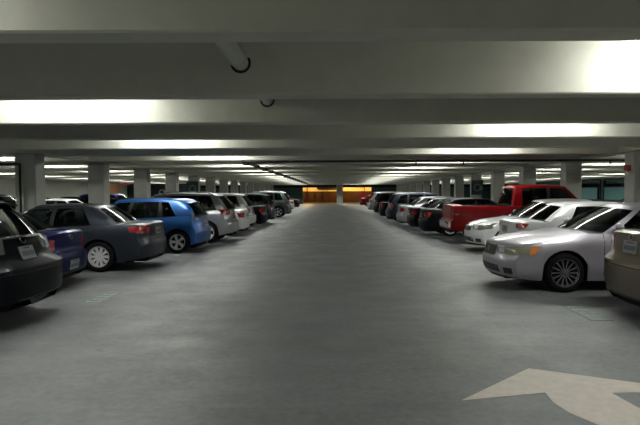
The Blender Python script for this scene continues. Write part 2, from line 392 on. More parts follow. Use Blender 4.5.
def make_car(sp):
    T = dict(TEMPL[sp['type']]); T.update(sp.get('over', {})); kx = sp.get('L', T['L'])/T['L']; kz = sp.get('H', T['H'])/T['H']; W = sp.get('W', T['W'])
    L = T['L']*kx; HW = W/2; r = sp.get('r', T['r']); gc = T['gc']
    zt = curve([(s*kx, z*kz) for s, z in T['zt']]); roof = curve([(s*kx, z*kz) for s, z in T['roof']])
    lf = curve([(z*kz, l) for z, l in T['lf']]); lr = curve([(z*kz, l) for z, l in T['lr']])
    bowf, bowr = sp.get('bowf', .30), sp.get('bowr', .20)
    if T.get('bed'): bowf, bowr = .15, .06
    fo = T['fo']*kx; xf = L/2-fo; xr = xf-T['wb']*kx; RA = r+.055
    tA = math.asin((gc-r)/RA)
    plan = curve([(0,.93),(.5,.98),(1.2,1),(L-1.1,1),(L-.4,.985),(L,.94)])
    xcf, xcr = xf+RA+.03, xr-RA-.03
    pnt = sp['paint']
    xs = []
    n = int(L/.13)
    for i in range(n+1): xs.append(-L/2+L*i/n)
    for e in (.015, .04, .08, .13): xs += [L/2-e, -L/2+e]
    xs = [x for x in xs if abs(x-xf) > RA*math.cos(tA)+.02 and abs(x-xr) > RA*math.cos(tA)+.02]
    for xc in (xf, xr):
        for i in range(15):
            th = tA+(PI-2*tA)*i/14; xs.append(xc+RA*math.cos(th))
    xs.sort()
    q = [xs[0]]
    for x in xs[1:]:
        if x-q[-1] > .006: q.append(x)
    xs = q
    def zb(x):
        for xc in (xf, xr):
            if abs(x-xc) <= RA*math.cos(tA)+1e-6:
                return max(gc, r+math.sqrt(max(0, RA*RA-(x-xc)**2)))
        e = min(L/2-x, x+L/2); lift = (.09 if x < 0 else .05)
        return gc+lift*max(0, 1-e/.7)**1.3
    sidep = curve([(0,.925),(.12,.972),(.3,.998),(.5,.990),(.72,1.0),(.86,.985),(1,.935)])
    def crown(s): return .075 if s < T['front'][0]*kx else (.035 if s < L-.9 else .04)
    def zcen(x): return zt(L/2-x)
    def hw(x): return HW*plan(L/2-x)
    def shoulder(x):
        zz = zcen(x)-crown(L/2-x)*(1.0); return hw(x)*sidep(1), zz
    def warp(x, y, z):
        if x > xcf:
            E = L/2-bowf*abs(y/HW)**2.6-lf(z); return xcf+(x-xcf)*(E-xcf)/(L/2-xcf)
        if x < xcr:
            E = -L/2+bowr*abs(y/HW)**3.0+lr(z); return xcr+(x-xcr)*(E-xcr)/(-L/2-xcr)
        return x
    def topz(x, y):
        ys, zs = shoulder(x); return zs+(zcen(x)-zs)*(1-min(1, abs(y)/ys)**2.4)
    NV = 9; ring = []
    bed = T.get('bed')
    iA, iB = L/2-(T['front'][0]+T['front'][1]*.4)*kx, L/2-(T['rear'][0]-T['rear'][1]*.6)*kx
    b = MB(); P = 2+NV+len(NU)          # half ring: centre bottom, inner well, side points, top points
    def half(x, s):
        ys, zs = shoulder(x); z0 = zb(x); pts = []
        gmid = gc
        pts.append((0, gmid)); pts.append((hw(x)*.62, gmid)); pts.append((hw(x)*.62, z0))
        for v in range(NV):
            t = v/NV; z = z0+(zs-z0)*t; tt = (z-gc)/(zs-gc); pts.append((hw(x)*sidep(tt), z))
        for u in NU:
            y = ys*u; z = topz(x, y)
            if bed and L/2-bed[1] < x < L/2-bed[0] and u < .9: z -= .5
            pts.append((y, z))
        return [Vector((warp(x, y, z), s*y, z)) for y, z in pts]
    NP = 3+NV+len(NU)
    for s in (1, -1):
        k = len(b.v)
        for x in xs: b.v += half(x, s)
        for i in range(len(xs)-1):
            xm = (xs[i]+xs[i+1])/2
            for p in range(NP-1):
                m = 0
                if p < 3: m = 1
                elif p >= 3+NV+1-0 and iB < xm < iA: m = 2
                if bed and L/2-bed[1] < xm < L/2-bed[0] and p >= 3+NV+1: m = 1
                if sp.get('cladding') and p == 3 and m == 0 and zb(xm) <= gc+.001: m = 1
                a = k+i*NP+p; b.face((a, a+1, a+NP+1, a+NP), m)
        # fascias
        for end, xe in ((0, xs[0]), (1, xs[-1])):
            ys, zs = shoulder(xe); k2 = len(b.v); z0 = zb(xe)
            for v in range(NV+1):
                t = v/NV
                for u in NU:
                    if v == NV: y = ys*u; z = topz(xe, y)
                    else:
                        zrow = z0+(zs-z0)*t; yrow = hw(xe)*sidep((zrow-gc)/(zs-gc)); y = yrow*u
                        z = z0+(topz(xe, ys*u)-z0)*t
                    b.v.append(Vector((warp(xe, y, z), s*y, z)))
            nu = len(NU)
            for v in range(NV):
                for u in range(nu-1):
                    a = k2+v*nu+u; b.face((a, a+1, a+nu+1, a+nu), 0)
            # bottom closing strip
            b.v.append(Vector((warp(xe, 0, gc), 0, gc)))
    root = empty(sp.get('name', 'parked_car'), (0, 0, 0))
    tag(root, sp['label'], sp.get('cat', 'car'))
    body_me = b.mesh('body', [pnt, M['void'], M['interior']], True, 42)
    # ---- cabin
    sl = side_list(T, kx); nF = 6
    fr = [v*kx for v in T['front']]; re_ = [v*kx for v in T['rear']]; rw = T['rw']*HW*1.0
    cr = .045
    def roofy(s):      # half width of the roof
        a = sl[0][1]*kx; c = sl[-1][1]*kx; t = (s-a)/(c-a)
        return rw*(1-.05*(2*t-1)**2-(.06*max(0, t)**2 if not bed else 0))
    sides = []
    for i in range(len(sl)-1):
        a, c = sl[i], sl[i+1]; nsub = 5 if a[2] == 'w' else 2
        for j in range(nsub):
            t = j/nsub; sides.append(((a[0]+(c[0]-a[0])*t)*kx, (a[1]+(c[1]-a[1])*t)*kx, a[2], i))
    sides.append((sl[-1][0]*kx, sl[-1][1]*kx, 'end', -1))
    loop = []     # (bottom vec, top vec, tag)
    for k_ in range(nF):       # front centre -> corner
        f = k_/nF; sb, st = sides[0][0], sides[0][1]
        yb = shoulder(L/2-sb)[0]*.965*f; xb = L/2-(fr[0]+fr[1]*f*f)
        yt = roofy(st)*f; xt = L/2-(fr[2]+(st-fr[2])*f*f)
        loop.append((Vector((xb, yb, topz(xb, yb)-.012)), Vector((xt, yt, roof(st)-cr*f*f)), 'F' if k_ < nF else 'p', 0))
    loop[-1] = loop[-1][:2]+('F',)+loop[-1][3:]
    for sb, st, tg, wi in sides:
        xb = L/2-sb; yb = shoulder(xb)[0]*.965
        loop.append((Vector((xb, yb, topz(xb, yb)-.012)), Vector((L/2-st, roofy(st), roof(st)-cr)), tg, wi))
    i0 = nF; i1 = len(loop)-1
    loop[i1] = loop[i1][:2]+('B', 0)
    for k_ in range(nF-1, -1, -1):
        f = k_/nF; sb, st = sides[-1][0], sides[-1][1]
        yb = shoulder(L/2-sb)[0]*.965*f; xb = L/2-(re_[0]-(re_[0]-sb)*f*f)
        yt = roofy(st)*f; xt = L/2-(re_[2]-(re_[2]-st)*f*f)
        loop.append((Vector((xb, yb, topz(max(xb, -L/2+.02), yb)-.012)), Vector((xt, yt, roof(st)-cr*f*f)), 'B', 0))
    ts = [0, .05, .06, .22, .4, .6, .78, .88, .95, 1.0]
    tlo, thi = 2, 7
    def wallpt(i, t, s):
        a, c = loop[i][0], loop[i][1]; p = a.lerp(c, t); bl = .035*math.sin(PI*t)
        if i < i0: p.x += bl*.7*(1); p.z += bl*.3
        elif i > i1: p.x -= bl*.6
        else: p.y += bl
        return Vector((p.x, s*p.y, p.z))
    shell = MB(); panes = {}
    def quad(mbx, pts, m=0):
        k = len(mbx.v); mbx.v += pts; mbx.face((k, k+1, k+2, k+3), m)
    for s in (1, -1):
        for i in range(len(loop)-1):
            tg = loop[i][2]; wi = loop[i][3]
            for j in range(len(ts)-1):
                pts = [wallpt(i, ts[j], s), wallpt(i+1, ts[j], s), wallpt(i+1, ts[j+1], s), wallpt(i, ts[j+1], s)]
                key = None
                if tlo <= j < thi:
                    if tg == 'F' : key = 'windshield'
                    elif tg == 'B' and (i > i1): key = 'rear_window'
                    elif tg == 'w': key = ('side_window', s, wi)
                if tg == 'B' and i == i1: key = None
                if key: panes.setdefault(key, MB()); quad(panes[key], pts)
                else:
                    dark = (tg in ('w', 'F', 'B') and j < tlo) or (tg == 'p' and wi not in (0, len(sl)-2) and j < thi)
                    quad(shell, pts, 1 if dark else 0)
    # roof skin
    ns = len(sides); fs = [k_/nF for k_ in range(-nF, nF+1)]; k = len(shell.v)
    for i, (sb, st, tg, wi) in enumerate(sides):
        wv = 1-i/(ns-1); vv = i/(ns-1)
        for f in fs:
            x = L/2-st+(st-fr[2])*(1-f*f)*wv**5-(re_[2]-st)*(1-f*f)*vv**5
            if i == 0: x = L/2-(fr[2]+(st-fr[2])*f*f)
            if i == ns-1: x = L/2-(re_[2]-(re_[2]-st)*f*f)
            shell.v.append(Vector((x, roofy(st)*f, roof(st)-cr*f*f)))
    nf = len(fs)
    for i in range(ns-1):
        for j in range(nf-1):
            a = k+i*nf+j; shell.face((a, a+1, a+nf+1, a+nf), 0)
    gm = sp.get('glass', 'glass')
    shell_me = shell.mesh('cabin', [pnt, M['black']], True, 42)
    # BVH for projected details
    allv = [tuple(v.co) for v in body_me.vertices]; nb = len(allv)
    polys = [tuple(p.vertices) for p in body_me.polygons]
    allv += [tuple(v.co) for v in shell_me.vertices]; polys += [tuple(i+nb for i in p.vertices) for p in shell_me.polygons]
    bvh = BVHTree.FromPolygons(allv, polys)
    body = link('body', body_me, root); cab = link('roof_and_pillars', shell_me, root)
    for key, mbx in panes.items():
        if isinstance(key, tuple):
            g = 'glass_dark' if (sp['type'] in ('suv', 'pickup') and key[2] >= 3) else gm
            mbx.build('side_window', M[g], root, smooth=True)
        else: mbx.build(key, M[gm if key == 'windshield' or sp['type'] != 'suv' else 'glass_dark'], root, smooth=True)
    def patch(mbx, top, bot, d, m=0, off=.008, thick=.015, n=8, mm=4):
        d = Vector(d).normalized(); e = Vector((-d.y, d.x, 0))
        def pl(line, u):
            if len(line) == 1: return Vector(line[0])
            q = u*(len(line)-1); i = min(int(q), len(line)-2); return Vector(line[i]).lerp(Vector(line[i+1]), q-i)
        k = len(mbx.v); outer = []; inner = []
        for v in range(mm+1):
            for u in range(n+1):
                p = pl(top, u/n).lerp(pl(bot, u/n), v/mm); h = p.dot(e); o = e*h-d*8; o.z = p.z
                hit, nr, _, _ = bvh.ray_cast(o, d)
                if hit is None or (hit-p).length > .9:
                    hit, nr, _, _ = bvh.find_nearest(p)
                outer.append(hit-d*off); inner.append(hit+d*thick)
        mbx.v += outer+inner; N_ = len(outer); w_ = n+1
        for v in range(mm):
            for u in range(n): a = k+v*w_+u; mbx.face((a, a+1, a+w_+1, a+w_), m)
        rim = [u for u in range(w_)]+[v*w_+n for v in range(1, mm+1)]+[mm*w_+u for u in range(n-1, -1, -1)]+[v*w_ for v in range(mm-1, 0, -1)]
        for a, c in zip(rim, rim[1:]+rim[:1]): mbx.face((k+a, k+c, k+N_+c, k+N_+a), m)
    ysF = HW*.9; seams = []
    zf = zt(0); zr = zt(L)
    # ---- headlights / tail lights (given as fractions)
    H = sp.get('head', dict(y=.52, z0=zf-.16, z1=zf-.01, back=.42)); TL = sp.get('tail', dict(y=.62, z0=zr-.30, z1=zr-.10, back=.25))
    for s in (1, -1):
        d = (-1, -s*.75, 0)
        b = MB()
        x1 = L/2-.05; xb_ = L/2-H['back']
        za, zc = H['z0'], H['z1']
        sl2 = H.get('rise', .05)
        patch(b, [(x1, s*HW*H['y'], zc-.03), (x1-.1, s*HW*.8, zc+.01), (xb_, s*HW, zc+sl2)], [(x1, s*HW*H['y'], za+.02), (x1-.1, s*HW*.8, za), (xb_+.08, s*HW, za+.03+sl2*.3)], d, 0, .010, .02, 10, 4)
        hl = b.build('headlight', M['haze_lens' if sp.get('amber') else 'clear_lens'], root, smooth=True, angle=50)
        if sp.get('amber'):
            b = MB(); patch(b, [(xb_+.14, s*HW*.965, zc+sl2-.008), (xb_+.03, s*HW, zc+sl2-.01)], [(xb_+.16, s*HW*.965, za+.02), (xb_+.10, s*HW, za+.035)], d, 0, .014, .01, 4, 4)
            b.build('turn_signal', M['amber_lens'], hl, smooth=True)
        for q in (.3, .62):
            b = MB(); yy = s*HW*(H['y']+.28*q+.02); zz = (za+zc)/2+.0
            patch(b, [(x1-.05*q, yy-.045, zz+.045), (x1-.05*q, yy+.045, zz+.045)], [(x1-.05*q, yy-.045, zz-.04), (x1-.05*q, yy+.045, zz-.04)], d, 0, .014, .01, 3, 3)
            b.build('reflector', M['reflector'], hl, smooth=True)
        # tail lamp
        b = MB(); d = (1, -s*.75, 0); x1 = -L/2+.03; xb_ = -L/2+TL['back']; za, zc = TL['z0'], TL['z1']
        patch(b, [(x1, s*HW*TL['y'], zc), (x1+.04, s*HW*.85, zc+.01), (xb_, s*HW, zc+TL.get('rise', 0))], [(x1, s*HW*TL['y'], za+.02), (x1+.04, s*HW*.85, za), (xb_-.04, s*HW, za+.05)], d, 0, .010, .02, 9, 4)
        tl = b.build('taillight', M[sp.get('tailmat', 'red_lens')], root, smooth=True, angle=50)
        if TL.get('white', 1):
            b = MB(); yw = HW*TL['y']; zz = za+(zc-za)*.3
            patch(b, [(x1, s*(yw+.01), zz+.05), (x1, s*(yw+.10), zz+.05)], [(x1, s*(yw+.01), zz), (x1, s*(yw+.10), zz)], (1, 0, 0), 0, .02, .01, 3, 2)
            b.build('reversing_lens', M['clear_lens'], tl, smooth=True)
        # mirror
        sA = (sl[0][0]+.22)*kx; xm = L/2-sA; zm = topz(xm, 0)+.06; yb = shoulder(xm)[0]
        b = MB(); k = len(b.v)
        for i in range(7):
            ph = PI*i/6
            for j in range(10):
                th = 2*PI*j/10
                cx = math.cos(th)*math.sin(ph); cy = math.cos(ph); cz = math.sin(th)*math.sin(ph)
                b.v.append(Vector((xm+.07*cx*(1.0 if cx > 0 else .45), s*(yb+.13+.11*cy), zm+.02+.075*cz)))
        for i in range(6):
            for j in range(10): b.face((k+i*10+j, k+i*10+(j+1) % 10, k+(i+1)*10+(j+1) % 10, k+(i+1)*10+j))
        b.box(xm-.03, xm+.03, min(s*(yb-.07), s*(yb+.06)), max(s*(yb-.07), s*(yb+.06)), zm-.055, zm-.02)
        b.build('side_mirror', pnt, root, smooth=True)
        # door handles and door gaps
        seam = MB(); wins = [e for e in sl if e[2] == 'w']; pill = [sl[i] for i in range(1, len(sl)) if sl[i][2] == 'p']
        two = sp['type'] != 'coupe'
        cuts = [L/2-(sl[0][0]+.02)*kx] + [L/2-(pill[0][0]+.04)*kx] + ([L/2-(pill[1][0]+.06)*kx] if two else [])
        for ic, xc in enumerate(cuts):
            ztop = shoulder(xc)[1]-.0; zlo = gc+.1
            xl = xc
            if ic == 2 and abs(xc-xr) < RA+.03: zlo = zb(max(xc, xr-RA*.9))+.03 if abs(xc-xr) < RA else gc+.1
            patch(seam, [(xc-.005, s*HW, ztop), (xc+.005, s*HW, ztop)], [(xl-.005, s*HW, zlo), (xl+.005, s*HW, zlo)], (0, -s, 0), 0, .002, .004, 1, 10)
        for pr in (cuts[1:] if two else cuts[1:2]):
            b = MB(); zh = shoulder(pr)[1]-.10; xh = pr+.18
            patch(b, [(xh-.09, s*HW, zh+.014), (xh+.09, s*HW, zh+.014)], [(xh-.09, s*HW, zh-.014), (xh+.09, s*HW, zh-.014)], (0, -s, 0), 0, .022, .01, 6, 2)
            b.build('door_handle', pnt if not sp.get('chrome') else M['chrome'], root, smooth=True)
        patch(seam, [(L/2-cuts[0]*0-.0-0, 0, 0)]*2, [(0, 0, 0)]*2, (0, -s, 0), 0, 0, 0, 1, 1) if False else None
        seams.append(seam)
    # ---- grille, lower intake
    G = sp.get('grille', dict(y=.38, z0=zf-.15, z1=zf-.03))
    b = MB(); yg = HW*G['y']; d = (-1, 0, 0)
    patch(b, [(L/2, -yg, G['z1']), (L/2, yg, G['z1'])], [(L/2, -yg*.82, G['z0']), (L/2, yg*.82, G['z0'])], d, 0, .006, .02, 10, 3)
    g = b.build('grille', M['black'], root, smooth=True)
    b = MB()
    if G.get('style', 'bars') == 'bars':
        for q in range(1, 4):
            zq = G['z0']+(G['z1']-G['z0'])*q/4; yq = yg*(.84+.16*q/4)
            patch(b, [(L/2, -yq, zq+.006), (L/2, yq, zq+.006)], [(L/2, -yq, zq-.006), (L/2, yq, zq-.006)], d, 0, .014, .0, 10, 1)
    patch(b, [(L/2, -yg*1.04, G['z1']+.02), (L/2, yg*1.04, G['z1']+.02)], [(L/2, -yg*1.02, G['z1']-.004), (L/2, yg*1.02, G['z1']-.004)], d, 0, .014, .0, 10, 1)
    b.build('grille_trim', M['chrome'], g, smooth=True)
    b = MB(); yq = HW*.5
    patch(b, [(L/2, -yq, gc+.22*kz), (L/2, yq, gc+.22*kz)], [(L/2, -yq*1.08, gc+.10), (L/2, yq*1.08, gc+.10)], d, 0, .004, .02, 10, 2)
    b.build('lower_intake', M['black'], root, smooth=True)
    for s in (1, -1):
        b = MB()
        patch(b, [(L/2, s*HW*.66, gc+.2), (L/2, s*HW*.84, gc+.2)], [(L/2, s*HW*.66, gc+.1), (L/2, s*HW*.84, gc+.1)], d, 0, .006, .02, 4, 3)
        b.build('fog_lamp', M['clear_lens'] if sp.get('fog') else M['black'], root, smooth=True)
    # emblems
    for dx, zc in ((-1, (G['z0']+G['z1'])/2), (1, sp.get('emb_z', zr-.16))):
        b = MB(); xx = L/2 if dx < 0 else -L/2
        n = 14
        for i in range(n):
            a0, a1 = 2*PI*i/n, 2*PI*(i+1)/n
            rx, rz_ = .06, .042
            patch(b, [(xx, rx*math.cos(a0), zc+rz_*math.sin(a0)), (xx, rx*math.cos(a1), zc+rz_*math.sin(a1))],
                     [(xx, rx*.72*math.cos(a0), zc+rz_*.72*math.sin(a0)), (xx, rx*.72*math.cos(a1), zc+rz_*.72*math.sin(a1))], (dx, 0, 0), 0, .016, 0, 1, 1)
        if not sp.get('far'): b.build('emblem', M['chrome'], root, smooth=True)
    # number plates
    for dx, zc in ((1, sp.get('plate_z', .8)), ) + (((-1, .42),) if sp.get('front_plate') else ()):
        xx = L/2 if dx < 0 else -L/2
        b = MB(); patch(b, [(xx, -.155, zc+.08), (xx, .155, zc+.08)], [(xx, -.155, zc-.08), (xx, .155, zc-.08)], (dx, 0, 0), 0, .018, .0, 4, 2)
        pl_ = b.build('number_plate', M['plate'], root)
        if not sp.get('far'):
            b = MB()
            for q in range(7):
                yq = -.12+.04*q; hgt = .032 if q % 2 else .028
                patch(b, [(xx, yq-.012, zc+hgt-.01), (xx, yq+.010, zc+hgt-.01)], [(xx, yq-.012, zc-hgt-.01), (xx, yq+.010, zc-hgt-.01)], (dx, 0, 0), 0, .021, -.017, 1, 1)
            patch(b, [(xx, -.07, zc+.07), (xx, .07, zc+.07)], [(xx, -.07, zc+.052), (xx, .07, zc+.052)], (dx, 0, 0), 0, .021, -.017, 1, 1)
            b.build('plate_lettering', M['plate_ink'], pl_)
    # rear bumper ledge line, lower valance
    b = MB(); zc = .66*kz if sp['type'] in ('sedan', 'coupe') else (.7*kz if sp['type'] == 'suv' else .64*kz)
    if sp['type'] == 'pickup': 
        zc = .72
        patch(b, [(-L/2, -HW*.9, zc), (-L/2, HW*.9, zc)], [(-L/2, -HW*.9, gc+.16), (-L/2, HW*.9, gc+.16)], (1, 0, 0), 0, .07, .02, 10, 3)
        b.build('rear_bumper', M['chrome'], root, smooth=True)
        b = MB()
        patch(b, [(-L/2, -HW*.8, 1.2*kz), (-L/2, -HW*.8+.01, 1.2*kz)], [(-L/2, -HW*.8, .78*kz), (-L/2, -HW*.8+.01, .78*kz)], (1, 0, 0), 0, .003, .003, 1, 5)
        patch(b, [(-L/2, HW*.8, 1.2*kz), (-L/2, HW*.8-.01, 1.2*kz)], [(-L/2, HW*.8, .78*kz), (-L/2, HW*.8-.01, .78*kz)], (1, 0, 0), 0, .003, .003, 1, 5)
        b.build('tailgate_gap', M['void'], root)
    else:
        patch(b, [(-L/2, -HW*.9, zc+.006), (-L/2, HW*.9, zc+.006)], [(-L/2, -HW*.9, zc-.006), (-L/2, HW*.9, zc-.006)], (1, 0, 0), 0, .002, .004, 14, 1)
        seams.append(b)
        b = MB(); patch(b, [(-L/2, -HW*.6, gc+.12), (-L/2, HW*.6, gc+.12)], [(-L/2, -HW*.6, gc+.01), (-L/2, HW*.6, gc+.01)], (1, 0, 0), 0, .006, .01, 10, 1)
        b.build('rear_valance', M['black'], root, smooth=True)
    if not sp.get('far'):
        bm = bmesh.new(); bm.from_mesh(body_me)
        for sm_ in seams:
            me = sm_.mesh('gap', [M['void']]); n0 = len(bm.faces); bm.from_mesh(me); bm.faces.ensure_lookup_table()
            for f in bm.faces[n0:]: f.material_index = 1
            bpy.data.meshes.remove(me)
        bm.to_mesh(body_me); bm.free()
    # roof rails, spoiler
    if sp.get('rails'):
        for s in (1, -1):
            b = MB(); y = s*rw*.9; pts = []
            for q in range(9):
                st = (sl[0][1]+.25+(sl[-1][1]-.35-sl[0][1])*q/8)*kx; pts.append(Vector((L/2-st, y, roof(st)-cr*.81+(.05 if 0 < q < 8 else .0))))
            for a_, c_ in zip(pts, pts[1:]): b.tube(a_, c_, .016, n=8)
            b.build('roof_rail', M['black'] if sp['rails'] == 'black' else M['alloy'], root, smooth=True)
    if sp['type'] in ('hatch', 'suv'):
        st = re_[2]; b = MB(); zz = roof(st)-.008; n = 8; k = len(b.v)
        for i in range(n+1):
            f = -1+2*i/n; y = rw*.86*f; x0 = L/2-st+.10+.06*f*f; x1 = L/2-st-.13+.08*f*f; z = zz-cr*f*f*.75
            b.v += [Vector((x0, y, z+.012)), Vector((x1, y, z-.02)), Vector((x1, y, z-.045)), Vector((x0, y, z-.03))]
        for i in range(n):
            for e in range(4): f = (e+1) % 4; b.face((k+i*4+e, k+i*4+f, k+i*4+4+f, k+i*4+4+e))
        b.face((k, k+1, k+2, k+3)); b.face((k+n*4, k+n*4+1, k+n*4+2, k+n*4+3))
        b.build('roof_spoiler', pnt, root, smooth=True)
    if sp.get('wiper'):
        b = MB(); x0 = L/2-re_[0]; zz = topz(x0+.05, 0)+.03
        patch(b, [(x0, -.05, zz+.05), (x0, .5, zz+.16)], [(x0, -.05, zz+.03), (x0, .5, zz+.145)], (1, 0, 0), 0, .03, -.01, 6, 1)
        b.build('rear_wiper', M['chrome'], root)
    # seats
    if not sp.get('far'):
        sm = M[sp.get('seat', 'seat')]; zb_ = .95*kz if sp['type'] in ('sedan', 'coupe') else 1.05*kz
        rows = [sl[0][0]+.95, sl[0][0]+1.85] if sp['type'] != 'coupe' else [sl[0][0]+.95]
        for q, srow in enumerate(rows):
            for y in (-.36, .36):
                b = MB(); x = L/2-srow*kx
                b.box(x-.05, x+.05, y-.22, y+.22, zb_-.35, zb_+.14); b.box(x-.05, x+.04, y-.11, y+.11, zb_+.16, zb_+.30)
                b.box(x-.02, x+.0, y-.05, y+.05, zb_+.1, zb_+.2)
                b.build('seat', sm, root, bevel=.02 if False else 0)
    # wheels
    ww = .22 if r < .37 else .26
    rimspec = sp.get('rim', (5, .03, False)); rmat = M[sp.get('rimmat', 'alloy')]
    for xc in (xf, xr):
        for s in (1, -1): make_wheel(r, ww, rimspec, root, xc, s*(HW-.025-ww/2), rmat)
    sp['_L'] = L
    return root

def park(sp, side, face, X, d, rot=0):
    """side -1 left row, 1 right row; face 'rear' or 'nose' is the end at lateral X next to the aisle; d distance"""
    c = make_car(sp); L = sp['_L']
    # nose direction in world
    nd = side if face == 'rear' else -side
    c.rotation_euler.z = (0 if nd > 0 else PI)+R(rot)
    c.location = (side*(X+L/2), d, 0)
    return c

P = paint
# ---- left row, nearest first
park(dict(type='suv', name='sport_utility_vehicle', cat='car', label='black sport utility vehicle parked nose-in, nearest car on the left', L=4.75, H=1.65, tailmat='smoke_lens', W=1.85, paint=P('black', (.006,.007,.010), .2), plate_z=.90, emb_z=1.06,
     tail=dict(y=.60, z0=.90, z1=1.10, back=.35, white=1), wiper=True, r=.36, rim=(5,.03,False), over=dict(rear=(4.60,.22,4.12,.14), side=[(2.15,'p'),(1.8,2.25,'w'),(2.65,2.66,'p'),(2.75,2.76,'w'),(3.55,3.4,'p'),(3.66,3.5,'w'),(4.1,3.85,'p'),(3.98,)], roof=[(2,1.6),(2.4,1.67),(2.9,1.7),(3.6,1.68),(4.1,1.62)], lr=[(.2,.1),(.35,.02),(.5,0),(.74,.0),(.80,.12),(1.1,.24)])), -1, 'rear', 3.84, 6.95)
park(dict(type='coupe', name='coupe_car', label='small dark navy blue car tucked between the black SUV and the grey sedan', L=4.3, H=1.38, W=1.72, paint=P('navy', (.006,.010,.06), .4), plate_z=.42,
     tail=dict(y=.62, z0=.70, z1=.88, back=.2, white=0), emb_z=.9), -1, 'rear', 4.6, 9.4)
park(dict(type='sedan', name='sedan_car', label='dark grey four-door sedan with silver wheel covers and bright red tail lamp, on the left', L=4.75, H=1.45, W=1.82, paint=P('dark grey', (.04,.047,.06), .5), plate_z=.84,
     tail=dict(y=.55, z0=.80, z1=.97, back=.36, rise=-.02), rim=(10,.028,False)), -1, 'rear', 3.97, 12.15)
park(dict(type='hatch', name='hatchback_car', label='bright blue rounded hatchback with five-spoke alloy wheels, left row', L=4.4, H=1.54, W=1.77, paint=P('blue', (.018,.10,.34), .5), plate_z=.80, seat='seat_lime', tailmat='smoke_lens',
     tail=dict(y=.90, z0=.88, z1=1.12, back=.10, white=0), rim=(5,.045,False)), -1, 'rear', 3.7, 15.6)
park(dict(type='suv', name='sport_utility_vehicle', label='silver sport utility vehicle with dark windows and roof rails, just beyond the blue hatchback', L=4.85, H=1.70, W=1.84, paint=P('silver', (.40,.405,.43), .5), plate_z=.85, rails='black',
     tail=dict(y=.60, z0=.93, z1=1.12, back=.35), rim=(5,.05,False)), -1, 'rear', 3.4, 18.6)
park(dict(type='sedan', name='sedan_car', label='white sedan whose tail shows past the silver sport utility vehicle', L=4.6, paint=P('white', (.75,.76,.76), .0), plate_z=.8), -1, 'rear', 3.45, 21.4)
park(dict(type='suv', name='sport_utility_vehicle', label='white sport utility vehicle in the middle of the left row', L=4.6, H=1.68, paint=P('white', (.75,.76,.76), .0), plate_z=.8), -1, 'rear', 3.6, 24.1)
park(dict(type='sedan', name='sedan_car', label='black sedan between the white and the dark sport utility vehicles, left row', paint=P('black', (.006,.007,.010), .2), H=1.47), -1, 'rear', 3.4, 26.8)
park(dict(type='suv', name='sport_utility_vehicle', label='dark blue-grey sport utility vehicle with a red tail lamp, far along the left row', L=4.6, H=1.66, paint=P('slate', (.03,.045,.055), .4)), -1, 'rear', 3.3, 29.8)
park(dict(type='suv', name='sport_utility_vehicle', label='grey-green boxy sport utility vehicle standing alone, farther along the left row', L=4.8, H=1.82, W=1.9, r=.39, paint=P('grey green', (.11,.14,.14), .5), rails='black'), -1, 'rear', 3.05, 37.7)
park(dict(type='sedan', name='sedan_car', label='small white car near the green wall at the far left end', far=1, paint=P('white', (.75,.76,.76), .0)), -1, 'rear', 3.8, 50), 
park(dict(type='sedan', name='sedan_car', label='small black car beside the green wall, last car of the left row', far=1, paint=P('black', (.006,.007,.010), .2)), -1, 'rear', 3.75, 57)
# ---- right row
park(dict(type='sedan', name='sedan_car', label='beige-brown sedan showing only its tail at the right edge, nearest car on the right', L=4.85, H=1.5, W=1.82, paint=P('champagne', (.155,.13,.10), .5), plate_z=.93, chrome=1, seat='seat_tan',
     tail=dict(y=.66, z0=.86, z1=1.05, back=.16), emb_z=1.06, bowr=.26, over=dict(rear=(4.0,.2,3.4,.12), side=[(2.22,'p'),(1.73,2.31,'w'),(2.62,2.6,'p'),(2.71,2.68,'w'),(3.4,3.1,'p'),(3.28,)], zt=[(0,.71),(.1,.78),(.45,.86),(1.0,.93),(1.3,.96),(1.8,.98),(3.0,1.02),(3.9,1.09),(4.45,1.11),(4.62,1.10),(4.7,1.07)], lr=[(.15,.14),(.3,.03),(.48,0),(.70,.0),(.78,.10),(.98,.12),(1.2,.16)])), 1, 'rear', 3.74, 6.95)
park(dict(type='sedan', name='sedan_car', label='silver sedan parked nose-out with amber-tipped headlight and multi-spoke wheels', L=4.98, H=1.47, W=1.82, r=.325, over=dict(fo=.98, zt=[(0,.76),(.06,.81),(.4,.88),(.9,.945),(1.25,.985),(1.8,.985),(3.0,1.0),(3.9,1.04),(4.7,1.0)]), paint=P('silver lilac', (.35,.335,.375), .5, .42), rim=(14,.013,True), rimmat='alloy_dark', amber=1,
     head=dict(y=.42, z0=.60, z1=.735, back=.62, rise=.03), grille=dict(y=.36, z0=.56, z1=.74, style='plain'), seat='seat', fog=0, front_plate=0), 1, 'nose', 2.73, 9.6)
park(dict(type='sedan', name='sedan_car', label='white sedan parked nose-in between the silver sedan and the white nose-out car', L=4.75, H=1.44, W=1.8, paint=P('pearl white', (.72,.73,.74), .1), plate_z=.8,
     tail=dict(y=.72, z0=.84, z1=.96, back=.22)), 1, 'rear', 3.92, 12.5)
park(dict(type='sedan', name='sedan_car', label='white car parked nose-out with dark grille and bright headlight, beside the red pickup', L=4.6, H=1.47, W=1.78, paint=P('white', (.75,.76,.76), .0), fog=0, amber=0,
     head=dict(y=.50, z0=.62, z1=.76, back=.55, rise=.06), grille=dict(y=.32, z0=.58, z1=.74, style='plain'), bowf=.34), 1, 'nose', 3.75, 15.3)
park(dict(type='pickup', name='pickup_truck', cat='truck', label='red crew-cab pickup truck with chrome rear bumper', L=5.9, H=1.92, W=1.92, r=.39, paint=P('red', (.26,.003,.007), .35), plate_z=.62, chrome=0,
     tail=dict(y=.86, z0=.82, z1=1.18, back=.12), rim=(5,.05,False)), 1, 'rear', 3.68, 18.1)
